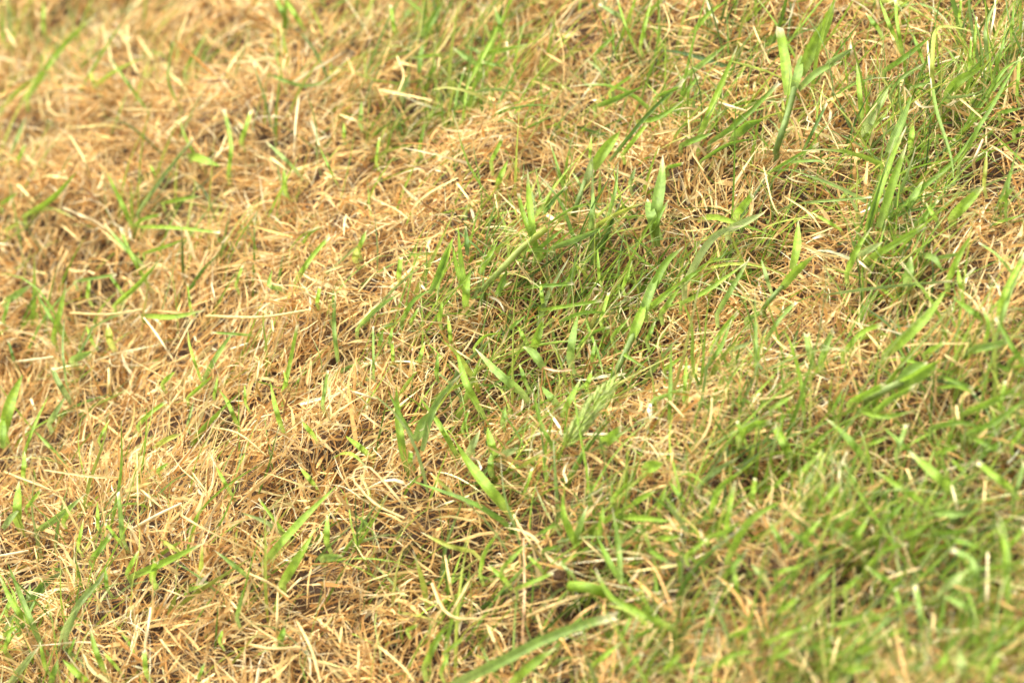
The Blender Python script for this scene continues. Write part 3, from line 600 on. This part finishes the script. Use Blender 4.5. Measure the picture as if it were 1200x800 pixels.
# past 300 single blades: the smallest in view go together as one mass
small = sorted([v for v in placed if v[5]], key=lambda v: v[2] * sum(np.linalg.norm(np.diff(np.array(v[1]), axis=0), axis=1)))
n_small = max(0, len(small) - 280)
if n_small:
    Vs, Fs, Us, Cs, off = [], [], [], [], 0
    for v in small[:n_small]:
        o = v[0]; me = o.data; n = len(me.vertices); a = np.zeros(n * 3, np.float32); me.vertices.foreach_get('co', a); a = a.reshape(-1, 3) + np.array(o.location)
        f = np.zeros(len(me.loops), np.int32); me.loops.foreach_get('vertex_index', f); u = np.zeros(len(f) * 2, np.float32); me.uv_layers[0].data.foreach_get('uv', u)
        uu = np.zeros((n, 2)); uu[f] = u.reshape(-1, 2); c = np.zeros(n * 4, np.float32); me.color_attributes[0].data.foreach_get('color', c)
        Vs.append(a); Fs.append(f.reshape(-1, 4) + off); Us.append(uu); Cs.append(c.reshape(-1, 4)[:, :3]); off += n
        bpy.data.objects.remove(o)
    link('small_green_grass', grid_mesh('small_green_grass', np.vstack(Vs), np.vstack(Fs), MG, np.vstack(Us), np.vstack(Cs)), kind='stuff', label='small short green grass blades scattered over the straw')
    gone = {id(v) for v in small[:n_small]}; placed = [v for v in placed if id(v) not in gone]

# ---- labels: how each looks, then what it lies beside
def words_for(pts, w, col, fl, green):
    p0, p1 = np.array(pts[0]), np.array(pts[-1]); dx, dy = p1 - p0; L = sum(np.linalg.norm(np.diff(np.array(pts), axis=0), axis=1))
    size = ['broad'] if w >= 7.5 else ['thin'] if w <= 4.2 else []
    size += ['long'] if L > 72 else ['short'] if L < 30 else []
    ang = math.degrees(math.atan2(-dy, dx))
    if not green and ang < 0: ang += 180
    if 68 < ang < 112: pose = 'upright'
    elif 22 <= ang <= 68: pose = 'leaning right'
    elif 112 <= ang <= 158: pose = 'leaning left'
    elif ang > -22 and ang < 22 or abs(ang) > 158: pose = 'lying level'
    else: pose = 'drooping'
    noun = 'blade' if green else 'straw'
    return ' '.join(size + [PALN[col], noun]), pose
def relation(c, m):
    d = c - m; dist = np.hypot(*d); a = math.degrees(math.atan2(-d[1], d[0])) % 360
    names = ['right of', 'above right of', 'above', 'above left of', 'left of', 'below left of', 'below', 'below right of']
    r = names[int(((a + 22.5) % 360) // 45)]
    return ('just ' if dist < 38 else 'far ' if dist > 150 else '') + r, dist
used = {}
for o, pts, w, col, fl, green in placed:
    look, pose = words_for(pts, w, col, fl, green); c = centre(pts)
    near = sorted(landmarks, key=lambda l: np.hypot(*(c - l[0])))
    used.setdefault((look, pose, relation(c, near[0][0])[0], near[0][1]), []).append((o, c))
for (look, pose, rel, nm), L in used.items():
    L.sort(key=lambda v: v[1][0]); n = len(L)
    horiz = n < 2 or L[-1][1][0] - L[0][1][0] >= abs(max(v[1][1] for v in L) - min(v[1][1] for v in L))
    if not horiz: L.sort(key=lambda v: v[1][1])
    ranks = {1: [''], 2: ['left one of two: ', 'right one of two: '] if horiz else ['upper of two: ', 'lower of two: '],
             3: ['leftmost: ', 'middle of three: ', 'rightmost: '] if horiz else ['topmost: ', 'middle of three: ', 'lowest: ']}.get(n)
    if ranks is None: ranks = [('leftmost: ' if horiz else 'topmost: ')] + ['%s from the %s: ' % (x, 'left' if horiz else 'top') for x in ['second', 'third', 'fourth', 'fifth', 'sixth', 'seventh'][:n - 1]]
    for (o, c), r in zip(L, ranks):
        t = r + look + ' ' + pose + ' ' + rel + ' ' + nm
        o['label'] = t if len(t.split()) <= 16 else t.replace('just ', '').replace('far ', '')
        g = 'blade' in look
        o['category'] = 'grass blade' if g else 'straw'; o['group'] = 'single green grass blades' if g else 'loose dry straws lying on the turf'
for o in COL.objects:
    if o.parent is None and o.get('category'): o['kind'] = 'thing'
